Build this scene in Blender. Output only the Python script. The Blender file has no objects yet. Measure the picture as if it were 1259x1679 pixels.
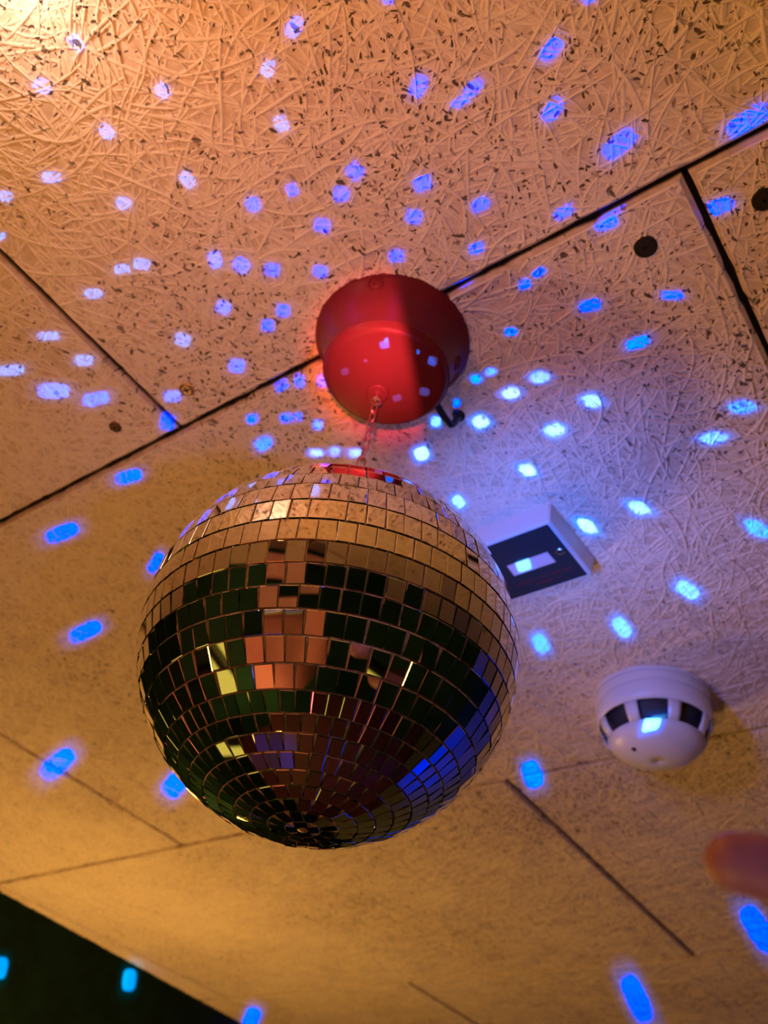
import bpy, bmesh, math, random
import numpy as np
from mathutils import Vector, Matrix, noise as mnoise
random.seed(7); rng = np.random.default_rng(7)
SC = bpy.context.scene
COL = SC.collection
PI = math.pi

# ------------------------------------------------------------------ camera
FPX, PITCH, ROLL, YAW = 1480.0, 0.757467295660395, 0.166107799822365, -0.7183433177399084
CX, CY = 629.5, 839.5
CZ = 1.75                                   # height of the phone above the floor
CEIL = CZ + 0.533                           # underside of the ceiling boards
CAM = Vector((0, 0, CZ))
fw = Vector((0, math.cos(PITCH), math.sin(PITCH)))
up0 = Vector((0, -math.sin(PITCH), math.cos(PITCH))); rt0 = Vector((1, 0, 0))
RT = rt0 * math.cos(ROLL) + up0 * math.sin(ROLL)
UP = -rt0 * math.sin(ROLL) + up0 * math.cos(ROLL)
FW = fw
def ray(x, y):
    return (RT * (x - CX) - UP * (y - CY) + FW * FPX).normalized()
def on_z(x, y, z=CEIL):
    d = ray(x, y); return CAM + d * ((z - CZ) / d.z)
def at_range(x, y, r):
    return CAM + ray(x, y) * r
def px(P):
    q = P - CAM; z = q.dot(FW); return (CX + FPX * q.dot(RT) / z, CY - FPX * q.dot(UP) / z)
cam = bpy.data.cameras.new('camera'); camo = bpy.data.objects.new('camera', cam); COL.objects.link(camo)
cam.sensor_fit = 'AUTO'; cam.sensor_width = 36; cam.lens = FPX / 1679 * 36; cam.clip_start = 0.01
camo.matrix_world = Matrix(((RT.x, UP.x, -FW.x, CAM.x), (RT.y, UP.y, -FW.y, CAM.y), (RT.z, UP.z, -FW.z, CAM.z), (0, 0, 0, 1)))
cam.dof.use_dof = True; cam.dof.focus_distance = 0.44; cam.dof.aperture_fstop = 11
SC.camera = camo
# board axes on the ceiling: U along the boards, V across them
U = Vector((math.cos(YAW), math.sin(YAW), 0)); V = Vector((-math.sin(YAW), math.cos(YAW), 0))
def uv(u, v, z=CEIL): return U * u + V * v + Vector((0, 0, z))
def to_uv(P): return P.dot(U), P.dot(V)

# ------------------------------------------------------------------ helpers
def link(name, me, mats=(), parent=None):
    o = bpy.data.objects.new(name, me); COL.objects.link(o)
    for m in (mats if isinstance(mats, (list, tuple)) else [mats]): me.materials.append(m)
    if parent is not None: o.parent = parent
    return o
def obj(name, bm, mat, parent=None, smooth=True, loc=None):
    me = bpy.data.meshes.new(name)
    bmesh.ops.recalc_face_normals(bm, faces=bm.faces[:])
    bm.to_mesh(me); bm.free()
    if smooth:
        for p in me.polygons: p.use_smooth = True
        if hasattr(me, 'set_sharp_from_angle'): me.set_sharp_from_angle(angle=math.radians(38))
    o = link(name, me, mat, parent)
    if loc is not None: o.location = loc
    return o
def empty(name, loc, label=None, cat=None, group=None, rot=None):
    o = bpy.data.objects.new(name, None); COL.objects.link(o); o.location = loc; o.empty_display_size = .02
    if rot is not None: o.rotation_euler = rot
    if label: tag(o, label, cat, group)
    return o
def tag(o, label, cat, group=None, kind=None):
    o['label'] = label; o['category'] = cat
    if group: o['group'] = group
    if kind: o['kind'] = kind
    return o
def struct(name, bm, mat, **k):
    o = obj(name, bm, mat, smooth=False, **k); o['kind'] = 'structure'; return o
def box(bm, c, s, M=None, bev=0.0):
    r = bmesh.ops.create_cube(bm, size=1)['verts']
    for v in r:
        v.co = Vector((v.co.x * s[0], v.co.y * s[1], v.co.z * s[2])) + Vector(c)
        if M is not None: v.co = M @ v.co
    if bev > 0:
        es = list({e for v in r for e in v.link_edges})
        bmesh.ops.bevel(bm, geom=es, offset=bev, segments=3, affect='EDGES', profile=.6)
def lathe(bm, prof, n=48, M=None, cap_a=False, cap_b=False):
    rings = []
    for r, z in prof:
        ring = []
        for i in range(n):
            a = 2 * PI * i / n; co = Vector((r * math.cos(a), r * math.sin(a), z))
            ring.append(bm.verts.new(M @ co if M is not None else co))
        rings.append(ring)
    for a, b in zip(rings, rings[1:]):
        for i in range(n):
            bm.faces.new((a[i], a[(i + 1) % n], b[(i + 1) % n], b[i]))
    if cap_a: bm.faces.new(rings[0])
    if cap_b: bm.faces.new(rings[-1])
def tube(bm, pts, rad, n=10, caps=True, closed=False):
    pts = [Vector(p) for p in pts]; N = len(pts)
    rads = rad if isinstance(rad, (list, tuple)) else [rad] * N
    rings = []; prev = None
    for i, p in enumerate(pts):
        a = pts[(i - 1) % N] if (i > 0 or closed) else p
        b = pts[(i + 1) % N] if (i < N - 1 or closed) else p
        t = (b - a).normalized()
        if prev is None:
            s = t.cross(Vector((0, 0, 1)))
            if s.length < 1e-3: s = t.cross(Vector((1, 0, 0)))
        else: s = prev - t * prev.dot(t)
        s.normalize(); prev = s; w = t.cross(s)
        rings.append([bm.verts.new(p + (s * math.cos(2 * PI * k / n) + w * math.sin(2 * PI * k / n)) * rads[i]) for k in range(n)])
    M = N if closed else N - 1
    for i in range(M):
        a, b = rings[i], rings[(i + 1) % N]
        for k in range(n): bm.faces.new((a[k], a[(k + 1) % n], b[(k + 1) % n], b[k]))
    if caps and not closed:
        bm.faces.new(rings[0]); bm.faces.new(rings[-1])
def spline(pts, n=8):
    pts = [Vector(p) for p in pts]; P = [pts[0]] + pts + [pts[-1]]; out = []
    for i in range(1, len(P) - 2):
        for k in range(n):
            t = k / n; p0, p1, p2, p3 = P[i - 1:i + 3]
            out.append(.5 * (2 * p1 + (p2 - p0) * t + (2 * p0 - 5 * p1 + 4 * p2 - p3) * t * t + (3 * p1 - p0 - 3 * p2 + p3) * t ** 3))
    return out + [pts[-1]]

# ------------------------------------------------------------------ materials
def mat(name, col, rough=.5, metal=0.0, spec=.5, emit=None, estr=0):
    m = bpy.data.materials.new(name); m.use_nodes = True
    b = m.node_tree.nodes['Principled BSDF']
    b.inputs['Base Color'].default_value = (*col, 1); b.inputs['Roughness'].default_value = rough
    b.inputs['Metallic'].default_value = metal; b.inputs['Specular IOR Level'].default_value = spec
    if emit:
        b.inputs['Emission Color'].default_value = (*emit, 1); b.inputs['Emission Strength'].default_value = estr
    return m
class NT:
    def __init__(s, tree): s.t = tree
    def n(s, typ, **k):
        nd = s.t.nodes.new(typ)
        for a, v in k.items(): setattr(nd, a, v)
        return nd
    def l(s, a, b): s.t.links.new(a, b)
    def math(s, op, a, b=None, c=None, clamp=False):
        nd = s.n('ShaderNodeMath', operation=op, use_clamp=clamp)
        for i, v in enumerate((a, b, c)):
            if v is None: continue
            if isinstance(v, (int, float)): nd.inputs[i].default_value = v
            else: s.l(v, nd.inputs[i])
        return nd.outputs[0]
    def maprange(s, v, a, b, c=0, d=1, smooth=True):
        nd = s.n('ShaderNodeMapRange', interpolation_type='SMOOTHSTEP' if smooth else 'LINEAR')
        s.l(v, nd.inputs['Value'])
        for k, x in (('From Min', a), ('From Max', b), ('To Min', c), ('To Max', d)): nd.inputs[k].default_value = x
        return nd.outputs['Result']
    def mix(s, f, a, b):
        nd = s.n('ShaderNodeMix', data_type='RGBA')
        if isinstance(f, (int, float)): nd.inputs[0].default_value = f
        else: s.l(f, nd.inputs[0])
        for i, v in ((6, a), (7, b)):
            if isinstance(v, tuple): nd.inputs[i].default_value = (*v, 1)
            else: s.l(v, nd.inputs[i])
        return nd.outputs[2]

def noisy(name, col, col2, scale=30, rough=.6, bump=.2, metal=0, spec=.4, dist=.002):
    m = mat(name, col, rough, metal, spec); t = NT(m.node_tree); b = m.node_tree.nodes['Principled BSDF']
    co = t.n('ShaderNodeTexCoord'); nz = t.n('ShaderNodeTexNoise'); nz.inputs['Scale'].default_value = scale; nz.inputs['Detail'].default_value = 5
    t.l(co.outputs['Object'], nz.inputs['Vector'])
    t.l(t.mix(t.maprange(nz.outputs['Fac'], .35, .65), col, col2), b.inputs['Base Color'])
    if bump:
        bp = t.n('ShaderNodeBump'); bp.inputs['Strength'].default_value = bump; bp.inputs['Distance'].default_value = dist
        t.l(nz.outputs['Fac'], bp.inputs['Height']); t.l(bp.outputs['Normal'], b.inputs['Normal'])
    return m

# painted wood-fibre board: cream paint, shade between the fibres painted in, dark pits
def board_material():
    m = mat('painted fibre board', (.7, .6, .42), .75, 0, .25); t = NT(m.node_tree); b = m.node_tree.nodes['Principled BSDF']
    geo = t.n('ShaderNodeNewGeometry')
    at = t.n('ShaderNodeAttribute', attribute_name='crest')
    big = t.n('ShaderNodeTexNoise'); big.inputs['Scale'].default_value = 5; big.inputs['Detail'].default_value = 4
    t.l(geo.outputs['Position'], big.inputs['Vector'])
    fine = t.n('ShaderNodeTexNoise'); fine.inputs['Scale'].default_value = 170; fine.inputs['Detail'].default_value = 3
    t.l(geo.outputs['Position'], fine.inputs['Vector'])
    warp = t.n('ShaderNodeTexNoise'); warp.inputs['Scale'].default_value = 60; t.l(geo.outputs['Position'], warp.inputs['Vector'])
    add = t.n('ShaderNodeVectorMath', operation='MULTIPLY_ADD'); t.l(warp.outputs['Color'], add.inputs[0]); add.inputs[1].default_value = (.012, .012, 0); t.l(geo.outputs['Position'], add.inputs[2])
    pits = None
    for k, (ang, sx, sy, lim) in enumerate(((.5, 190, 430, .13), (2.0, 170, 430, .13), (1.2, 260, 430, .13), (2.8, 100, 260, .08))):
        mp = t.n('ShaderNodeMapping'); mp.inputs['Rotation'].default_value = (0, 0, ang); mp.inputs['Scale'].default_value = (sx, sy, 1); mp.inputs['Location'].default_value = (3.1 * k, 1.7 * k, 0)
        t.l(add.outputs[0], mp.inputs['Vector'])
        # rotate first, then stretch
        rot = t.n('ShaderNodeVectorRotate', rotation_type='Z_AXIS'); rot.inputs['Angle'].default_value = ang; t.l(add.outputs[0], rot.inputs['Vector'])
        mp.inputs['Rotation'].default_value = (0, 0, 0); t.l(rot.outputs[0], mp.inputs['Vector'])
        vo = t.n('ShaderNodeTexVoronoi', voronoi_dimensions='2D'); vo.inputs['Scale'].default_value = 1; t.l(mp.outputs[0], vo.inputs['Vector'])
        sp = t.n('ShaderNodeSeparateColor'); t.l(vo.outputs['Color'], sp.inputs[0])
        keep = t.maprange(t.math('ADD', sp.outputs[0], t.math('MULTIPLY', big.outputs['Fac'], .55)), 1.20, 1.30)
        rad = t.math('MULTIPLY_ADD', sp.outputs[1], .3, lim)
        dot = t.math('MULTIPLY', keep, t.math('SMOOTH_MIN', 1, t.math('MULTIPLY', t.math('SUBTRACT', rad, vo.outputs['Distance']), 9, clamp=True), .05, clamp=True))
        pits = dot if pits is None else t.math('MAXIMUM', pits, dot)
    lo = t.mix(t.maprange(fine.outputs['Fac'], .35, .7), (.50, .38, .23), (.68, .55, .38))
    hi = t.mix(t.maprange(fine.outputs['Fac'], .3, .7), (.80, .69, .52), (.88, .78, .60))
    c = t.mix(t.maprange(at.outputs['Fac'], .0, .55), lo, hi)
    c = t.mix(t.maprange(big.outputs['Fac'], .35, .7, 0, .35), c, (.66, .53, .36))
    c = t.mix(t.math('MULTIPLY', pits, .93), c, (.06, .035, .018))
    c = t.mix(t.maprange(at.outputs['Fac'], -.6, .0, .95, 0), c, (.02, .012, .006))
    t.l(c, b.inputs['Base Color'])
    bp = t.n('ShaderNodeBump'); bp.inputs['Strength'].default_value = .9; bp.inputs['Distance'].default_value = .0016
    h = t.math('SUBTRACT', t.math('MULTIPLY', fine.outputs['Fac'], .7), t.math('MULTIPLY', pits, .9))
    t.l(h, bp.inputs['Height']); t.l(bp.outputs['Normal'], b.inputs['Normal'])
    return m
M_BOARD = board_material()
M_GAP = mat('dark board gap', (.012, .009, .006), .9)
M_WALL = noisy('dark green wall paint', (.004, .012, .006), (.006, .020, .009), 20, .85, .1, spec=.1)
M_ROOMDK = noisy('dark brown room paint', (.035, .012, .009), (.06, .02, .014), 6, .7, .1)
M_FLOOR = noisy('dark floor boards', (.06, .013, .009), (.11, .025, .015), 3, .5, .1)
M_WALLG = noisy('green room paint', (.012, .035, .012), (.02, .06, .02), 8, .8, .1, spec=.1)
M_WALLF = noisy('pale front wall paint', (.16, .2, .3), (.2, .24, .36), 5, .8, .1, spec=.1)
M_YELLOW = mat('glowing yellow panel', (.05, .03, .0), .4, emit=(1.25, .50, 0), estr=.85)  # glow of the panels added for the ball's mirrors
M_WOOD = noisy('brown slat wood', (.42, .2, .08), (.5, .25, .11), 30, .45, .1)
M_DRAPE = noisy('orange satin', (.62, .27, .03), (.5, .2, .02), 12, .3, .1)
M_RED = mat('red moulded plastic', (.12, .004, .002), .36, 0, .14)
M_BLACK = mat('black rubber', (.008, .008, .01), .35, 0, .5)
M_STEEL = mat('bright steel', (.75, .72, .68), .25, 1)
M_BRASS = noisy('brass', (.9, .62, .10), (.7, .45, .06), 400, .45, .1, .6, dist=.0001)
M_RUST = noisy('rusted screw', (.10, .05, .02), (.25, .13, .04), 500, .7, .3, .2, dist=.0003)
M_HOLE = mat('black screws and recess shade', (.01, .007, .005), .9)  # for the black screws, and as painted shade in the screw recesses
M_MIRROR = mat('mirror glass', (.86, .85, .80), .015, 1)
M_GLUE = noisy('golden glue ball', (.16, .10, .03), (.30, .19, .06), 300, .45, .4, .3, dist=.0006)
M_CAP = mat('dark metal cap', (.05, .035, .035), .4, .4)
M_CHAIN = mat('red-tinted brass chain', (.75, .34, .16), .3, 1)  # brass, with the red light falling on it put into the colour
M_WHITE = mat('white plastic', (.80, .77, .74), .35, 0, .5)
M_VENT = mat('dark vent', (.03, .03, .035), .6)
M_PLATE = mat('slate grey plate', (.03, .032, .042), .45, 0, .3)
M_STICK = mat('pale paper label', (.62, .56, .62), .6)
M_PRINT = mat('dark red print', (.16, .012, .02), .6)
M_HOLEB = mat('black socket', (.005, .005, .006), .6)
M_SKIN = noisy('skin', (.26, .125, .13), (.30, .145, .15), 120, .5, .15, dist=.0004)
b_ = M_SKIN.node_tree.nodes['Principled BSDF']; b_.inputs['Subsurface Weight'].default_value = .15; b_.inputs['Subsurface Radius'].default_value = (.01, .004, .002); b_.inputs['Subsurface Scale'].default_value = .5
M_NAIL = mat('finger nail', (.34, .18, .16), .3)

# ------------------------------------------------------------------ ceiling boards
H = 0.533
ROWS = [(-0.9504, -0.3414, .10), (-0.3414, 0.2676, -.465), (0.2676, 0.8768, -.0453), (0.8768, 1.487, -.5037), (1.487, 2.096, -.0453), (2.096, 2.705, -.5)]
BL = 1.0026; GAP = .0017
WALL_A, WALL_B = on_z(0, 1460), on_z(400, 1679)      # where the dark wall meets the ceiling
wu = min(to_uv(WALL_A)[0], to_uv(WALL_B)[0])
U0, U1 = wu - .05, 2.6

ceil_bm = bmesh.new()
box(ceil_bm, ((U0 + U1) / 2, (ROWS[0][0] + ROWS[-1][1]) / 2, CEIL + .03), (U1 - U0, ROWS[-1][1] - ROWS[0][0], .04), Matrix.Rotation(YAW, 4, 'Z'))
ceiling = struct('ceiling', ceil_bm, M_GAP)

def in_view(P, m=220):
    q = P - CAM; z = q.dot(FW)
    if z < .05: return False
    x, y = px(P); return -m < x < 1259 + m and -m < y < 1679 + m
R3 = np.array([list(U), list(V)])
def board(u0, u1, v0, v1):
    u0 += GAP; u1 -= GAP; v0 += GAP; v1 -= GAP
    bm = bmesh.new()
    # wavy, slightly chipped rim
    def rim(a, b, n):
        out = []
        for i in range(n):
            t = i / n; p = Vector(a).lerp(Vector(b), t); d = (Vector(b) - Vector(a)).normalized(); nn = Vector((-d.y, d.x))
            w = mnoise.noise(Vector((p.x * 45, p.y * 45, 1))) * .0011 + max(0, mnoise.noise(Vector((p.x * 120, p.y * 120, 7))) - .25) * .004
            out.append(p + nn * (w + .0003))
        return out
    loop = rim((u0, v0), (u1, v0), 140) + rim((u1, v0), (u1, v1), 90) + rim((u1, v1), (u0, v1), 140) + rim((u0, v1), (u0, v0), 90)
    cu, cv = (u0 + u1) / 2, (v0 + v1) / 2
    def ring(off, z):
        return [bm.verts.new(uv(p.x + (cu - p.x) * off / (u1 - u0) * 2, p.y + (cv - p.y) * off / (v1 - v0) * 2, z)) for p in loop]
    r0 = ring(0, CEIL + .012); r1 = ring(0, CEIL + .0022); r2 = ring(.0022, CEIL + .0004); r3 = ring(.006, CEIL)
    n = len(loop)
    for a, b in ((r0, r1), (r1, r2), (r2, r3)):
        for i in range(n): bm.faces.new((a[i], a[(i + 1) % n], b[(i + 1) % n], b[i]))
    bm.faces.new(r3)
    bmesh.ops.recalc_face_normals(bm, faces=bm.faces[:])
    me0 = bpy.data.meshes.new('tmp'); bm.to_mesh(me0); bm.free()
    bv = np.array([v.co[:] for v in me0.vertices]); bf = [tuple(p.vertices) for p in me0.polygons]
    bpy.data.meshes.remove(me0)
    # raised fibres: curved ribbons with a round back, half sunk in the board
    S = 9; area = (u1 - u0) * (v1 - v0); N = int(15000 * area)
    L = rng.gamma(4.5, .0115, N).clip(.016, .12); W = rng.uniform(.0010, .0019, N); hd = rng.uniform(0, 2 * PI, N); cur = rng.normal(0, 14, N); cur2 = rng.normal(0, 200, N)
    s = np.linspace(-.5, .5, S)
    cu_ = rng.uniform(u0, u1, N); cv_ = rng.uniform(v0, v1, N)
    ang = hd[:, None] + cur[:, None] * s * L[:, None] + cur2[:, None] * (s * L[:, None]) ** 2
    step = (L / (S - 1))[:, None]
    x = np.cumsum(np.cos(ang) * step, 1); y = np.cumsum(np.sin(ang) * step, 1)
    x = x - x.mean(1, keepdims=True) + cu_[:, None]; y = y - y.mean(1, keepdims=True) + cv_[:, None]
    x = x.clip(u0 + .0035, u1 - .0035); y = y.clip(v0 + .0035, v1 - .0035); ok = np.ones(N, bool)
    # only the fibres near enough to the picture to be seen
    P = np.stack([cu_, cv_], 1) @ R3; q = np.concatenate([P[:, :2] - np.array([CAM.x, CAM.y]), np.full((N, 1), CEIL - CZ)], 1)
    zc = q @ np.array(FW); xx = CX + FPX * (q @ np.array(RT)) / np.maximum(zc, .01); yy = CY - FPX * (q @ np.array(UP)) / np.maximum(zc, .01)
    ok &= (zc > .05) & (xx > -260) & (xx < 1520) & (yy > -260) & (yy < 1940)
    x, y, ang, L, W = x[ok], y[ok], ang[ok], L[ok], W[ok]; N = len(x)
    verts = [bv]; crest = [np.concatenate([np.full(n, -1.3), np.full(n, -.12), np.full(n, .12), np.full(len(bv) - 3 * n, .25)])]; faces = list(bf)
    if N:
        nx, ny = -np.sin(ang), np.cos(ang)
        taper = np.sin(np.linspace(.2, PI - .2, S)) ** .35
        w = W[:, None] * taper; ht = rng.uniform(.0004, .0013, N)[:, None] * taper; base = rng.uniform(-.0002, .0005, N)[:, None]
        rows = []
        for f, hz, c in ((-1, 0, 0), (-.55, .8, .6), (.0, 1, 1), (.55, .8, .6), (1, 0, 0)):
            uu = x + nx * w * f; vv = y + ny * w * f; dz = (ht * hz + base) if hz else np.full_like(uu, -.0004)
            Pw = np.stack([uu, vv], -1) @ R3
            rows.append((np.stack([Pw[..., 0], Pw[..., 1], CEIL - dz], -1), c))
        K = len(rows)
        vv = np.stack([r[0] for r in rows], 2)            # N,S,K,3
        cc = np.broadcast_to(np.array([r[1] for r in rows]), vv.shape[:3])
        off = len(bv)
        idx = (np.arange(N * S * K).reshape(N, S, K) + off)
        quads = np.stack([idx[:, :-1, :-1], idx[:, 1:, :-1], idx[:, 1:, 1:], idx[:, :-1, 1:]], -1).reshape(-1, 4)
        verts.append(vv.reshape(-1, 3)); crest.append(cc.reshape(-1))
    else: quads = np.zeros((0, 4), int)
    VV = np.concatenate(verts).astype(np.float32); CC = np.concatenate(crest).astype(np.float32)
    me = bpy.data.meshes.new('ceiling_board')
    nb = sum(len(f) for f in faces)
    me.vertices.add(len(VV)); me.vertices.foreach_set('co', VV.ravel())
    li = np.concatenate([np.array([i for f in faces for i in f], np.int32), quads.ravel().astype(np.int32)])
    me.loops.add(len(li)); me.loops.foreach_set('vertex_index', li)
    tot = np.concatenate([np.array([len(f) for f in faces], np.int32), np.full(len(quads), 4, np.int32)])
    st = np.concatenate([[0], np.cumsum(tot)[:-1]]).astype(np.int32)
    me.polygons.add(len(tot)); me.polygons.foreach_set('loop_start', st); me.polygons.foreach_set('loop_total', tot)
    sm = np.concatenate([np.zeros(len(faces), bool), np.ones(len(quads), bool)]); me.polygons.foreach_set('use_smooth', sm)
    at = me.attributes.new('crest', 'FLOAT', 'POINT'); at.data.foreach_set('value', CC)
    me.update(calc_edges=True); me.validate()
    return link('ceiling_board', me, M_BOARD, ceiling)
for v0, v1, us in ROWS:
    k0 = math.floor((U0 - us) / BL); u = us + k0 * BL
    while u < U1:
        a, b = max(u, U0), min(u + BL, U1)
        if b - a > .03: board(a, b, v0, v1)
        u += BL

# ------------------------------------------------------------------ the room
wd = (WALL_B - WALL_A).normalized(); wn = Vector((-wd.y, wd.x, 0))
if wn.dot(CAM - WALL_A) < 0: wn = -wn
def wall(name, A, B, nrm, m, h=CEIL):
    bm = bmesh.new(); t = .06
    P = [A, B, B - nrm * t, A - nrm * t]
    lo = [bm.verts.new((p.x, p.y, -.02)) for p in P]; hi = [bm.verts.new((p.x, p.y, h + .04)) for p in P]
    bm.faces.new(lo); bm.faces.new(hi)
    for i in range(4): bm.faces.new((lo[i], lo[(i + 1) % 4], hi[(i + 1) % 4], hi[i]))
    return struct(name, bm, m)
wl_a = WALL_A - wd * 2.4; wl_b = WALL_B + wd * 2.2
wall('wall_left', wl_a, wl_b, wn, M_WALL)
UR, VB, VF = 1.3, -.5, 2.5                      # the other three walls, known only from the ball's mirrors
wall('wall_back', uv(U0, VB, 0), uv(UR + .1, VB, 0), V, M_WALLG)
wall('wall_right', uv(UR, VB - .05, 0), uv(UR, VF + .05, 0), -U, M_WALLG)
wall('wall_front', uv(U0 - .3, VF, 0), uv(UR + .1, VF, 0), -V, M_WALLF)
fb = bmesh.new(); box(fb, ((U0 + UR) / 2 - .1, (VB + VF) / 2, -.02), (UR - U0 + .7, VF - VB + .3, .04), Matrix.Rotation(YAW, 4, 'Z')); struct('floor', fb, M_FLOOR)
def uvbox(bm, u0, u1, v0, v1, z0, z1): box(bm, ((u0 + u1) / 2, (v0 + v1) / 2, (z0 + z1) / 2), (abs(u1 - u0), abs(v1 - v0), abs(z1 - z0)), Matrix.Rotation(YAW, 4, 'Z'))
def yellow_panel(name, c, half, axis, nv, z0, z1):
    """a small lit window: frame and glowing pane, unseen, added to be mirrored in the ball; axis runs along the wall, nv points into the room"""
    bm = bmesh.new(); Mw = Matrix(((axis.x, nv.x, 0, c.x), (axis.y, nv.y, 0, c.y), (0, 0, 1, 0), (0, 0, 0, 1)))
    f = .02
    for x0, x1, y0, y1 in ((-half - f, half + f, z1, z1 + f), (-half - f, half + f, z0 - f, z0), (-half - f, -half, z0, z1), (half, half + f, z0, z1), (-.006, .006, z0, z1)):
        box(bm, ((x0 + x1) / 2, .012, (y0 + y1) / 2), (x1 - x0, .024, y1 - y0), Mw)
    w_ = struct(name, bm, M_BLACK)
    bm = bmesh.new(); box(bm, (0, .006, (z0 + z1) / 2), (half * 2, .006, z1 - z0), Mw); obj('pane', bm, M_YELLOW, w_, smooth=False)
yellow_panel('yellow_panel_1', uv(-.80, VB, 0), .13, U, V, CEIL - 1.05, CEIL - .68)  # unseen yellow panels, added only for the ball's reflections
yellow_panel('yellow_panel_2', uv(UR, -.22, 0), .12, V, -U, CEIL - 1.62, CEIL - 1.22)
tw = (.13 - to_uv(WALL_A)[1]) / wd.dot(V); cw = WALL_A + wd * tw
yellow_panel('yellow_panel_3', Vector((cw.x, cw.y, 0)), .11, wd, wn, CEIL - 2.24, CEIL - 1.25)
# slatted wooden blind high on the back wall, and the draped curtain below it
bl = empty('slatted_blind', uv(.06, VB + .03, CEIL - .02), 'brown slatted wooden blind high on the wall behind the camera, mirrored in the ball', 'blind')
bl.rotation_euler = (0, 0, YAW)
bm = bmesh.new(); box(bm, (0, 0, -.02), (.62, .04, .03), bev=.003); obj('head_rail', bm, M_WOOD, bl)
for k in range(7):
    bm = bmesh.new(); box(bm, (0, 0, 0), (.60, .004, .034), bev=.0015); bmesh.ops.rotate(bm, verts=bm.verts[:], cent=(0, 0, 0), matrix=Matrix.Rotation(-.5, 3, 'X')); bmesh.ops.translate(bm, verts=bm.verts[:], vec=(0, 0, -.075 - .062 * k)); obj('slat', bm, M_WOOD, bl)
for x in (-.2, .2):
    bm = bmesh.new(); tube(bm, [(x, .012, -.03), (x, .012, -.46)], .0015, 6); obj('ladder_cord', bm, M_WOOD, bl)
M_DRAPE.node_tree.nodes['Principled BSDF'].inputs['Specular IOR Level'].default_value = .05
cu = empty('draped_curtain', uv(-.05, VB + .05, CEIL - .52), 'orange satin curtain hanging in folds behind the camera, mirrored in the ball', 'curtain'); cu.rotation_euler = (0, 0, YAW)
bm = bmesh.new(); G = []
for i in range(61):
    x = -.42 + .84 * i / 60; G.append([bm.verts.new((x + .03 * (j / 12) * math.sin(x * 9), .022 * math.sin(x * 42 + .6 * math.sin(j * .4)) * (.5 + j / 24), -.62 * j / 12)) for j in range(13)])
for i in range(60):
    for j in range(12): bm.faces.new((G[i][j], G[i + 1][j], G[i + 1][j + 1], G[i][j + 1]))
o = obj('drape', bm, M_DRAPE, cu); md = o.modifiers.new('thick', 'SOLIDIFY'); md.thickness = .003
bm = bmesh.new(); tube(bm, [(-.46, 0, .004), (.46, 0, .004)], .009, 12); obj('curtain_rod', bm, M_STEEL, cu)

# ------------------------------------------------------------------ mirror ball
R = .1
BC = CAM + ray(541.5, 1066) * .49
hdir = Vector((CAM.x - BC.x, CAM.y - BC.y, 0)).normalized()
side = Vector((0, 0, 1)).cross(hdir)
# the ball hangs very slightly out of true
ax = Vector((0, 0, 1)); ball_rot = Matrix.Rotation(math.radians(2.0), 4, hdir)
ball = empty('mirror_ball', BC, 'round mirror ball of small square mirror tiles hanging on a chain under the red motor', 'disco ball')
ball.rotation_mode = 'QUATERNION'; ball.rotation_quaternion = ball_rot.to_quaternion()
bm = bmesh.new(); bmesh.ops.create_uvsphere(bm, u_segments=64, v_segments=40, radius=R - .0012); obj('ball_core', bm, M_GLUE, ball)
bounds = [74, 67, 60, 53, 46, 39, 32, 25, 17.7, 9.5, 1.6, -5.6, -12.4, -18.6, -24.8, -31.4, -38.2, -44.6, -50.4, -55.4, -60.6, -65.8, -70.8, -75.6, -80.6, -85.4, -89.3]
bm = bmesh.new(); rr = random.Random(11)
az0 = math.atan2(hdir.y, hdir.x)
def tile(lat, az, hw, hh, tilt):
    n = Vector((math.cos(lat) * math.cos(az), math.cos(lat) * math.sin(az), math.sin(lat)))
    e = Vector((-math.sin(az), math.cos(az), 0)); f = n.cross(e)
    Q = Matrix.Rotation(tilt[0], 3, e) @ Matrix.Rotation(tilt[1], 3, f)
    spin = Matrix.Rotation(tilt[2], 3, n)
    c = n * R
    e2, f2, n2 = Q @ spin @ e, Q @ spin @ f, Q @ n
    bv = .00028
    o = [c + n2 * (-.0016) + e2 * hw * a + f2 * hh * b for a, b in ((-1, -1), (1, -1), (1, 1), (-1, 1))]
    m_ = [c + n2 * (-bv * .7) + e2 * hw * a + f2 * hh * b for a, b in ((-1, -1), (1, -1), (1, 1), (-1, 1))]
    t = [c + e2 * (hw - bv) * a + f2 * (hh - bv) * b for a, b in ((-1, -1), (1, -1), (1, 1), (-1, 1))]
    o, m_, t = ([bm.verts.new(p) for p in q] for q in (o, m_, t))
    bm.faces.new(t)
    for i in range(4):
        j = (i + 1) % 4
        bm.faces.new((o[i], o[j], m_[j], m_[i])); bm.faces.new((m_[i], m_[j], t[j], t[i]))
for k, (b1, b0) in enumerate(zip(bounds, bounds[1:])):
    lat = math.radians((b1 + b0) / 2); hh = R * math.radians(b1 - b0) / 2 - .00030
    wid = .0091 if b1 > -44 else .0066
    n = max(4, round(2 * PI * R * math.cos(lat) / wid)); ph = rr.random() * 2 * PI
    pw = 2 * PI * R * math.cos(lat) / n; rowt = rr.gauss(0, .006)
    for i in range(n):
        s = .011 if b1 > -12 else .026
        big = .0 if rr.random() > .10 or b1 > -12 else rr.gauss(0, .06)
        tile(lat, ph + 2 * PI * i / n + rr.gauss(0, .002), pw / 2 - .00028, hh, (rowt + rr.gauss(0, s) + big, rr.gauss(0, s) + big * rr.uniform(-1, 1), rr.gauss(0, .012)))
o = obj('mirror_tiles', bm, M_MIRROR, ball, smooth=False)
bm = bmesh.new()
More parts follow.
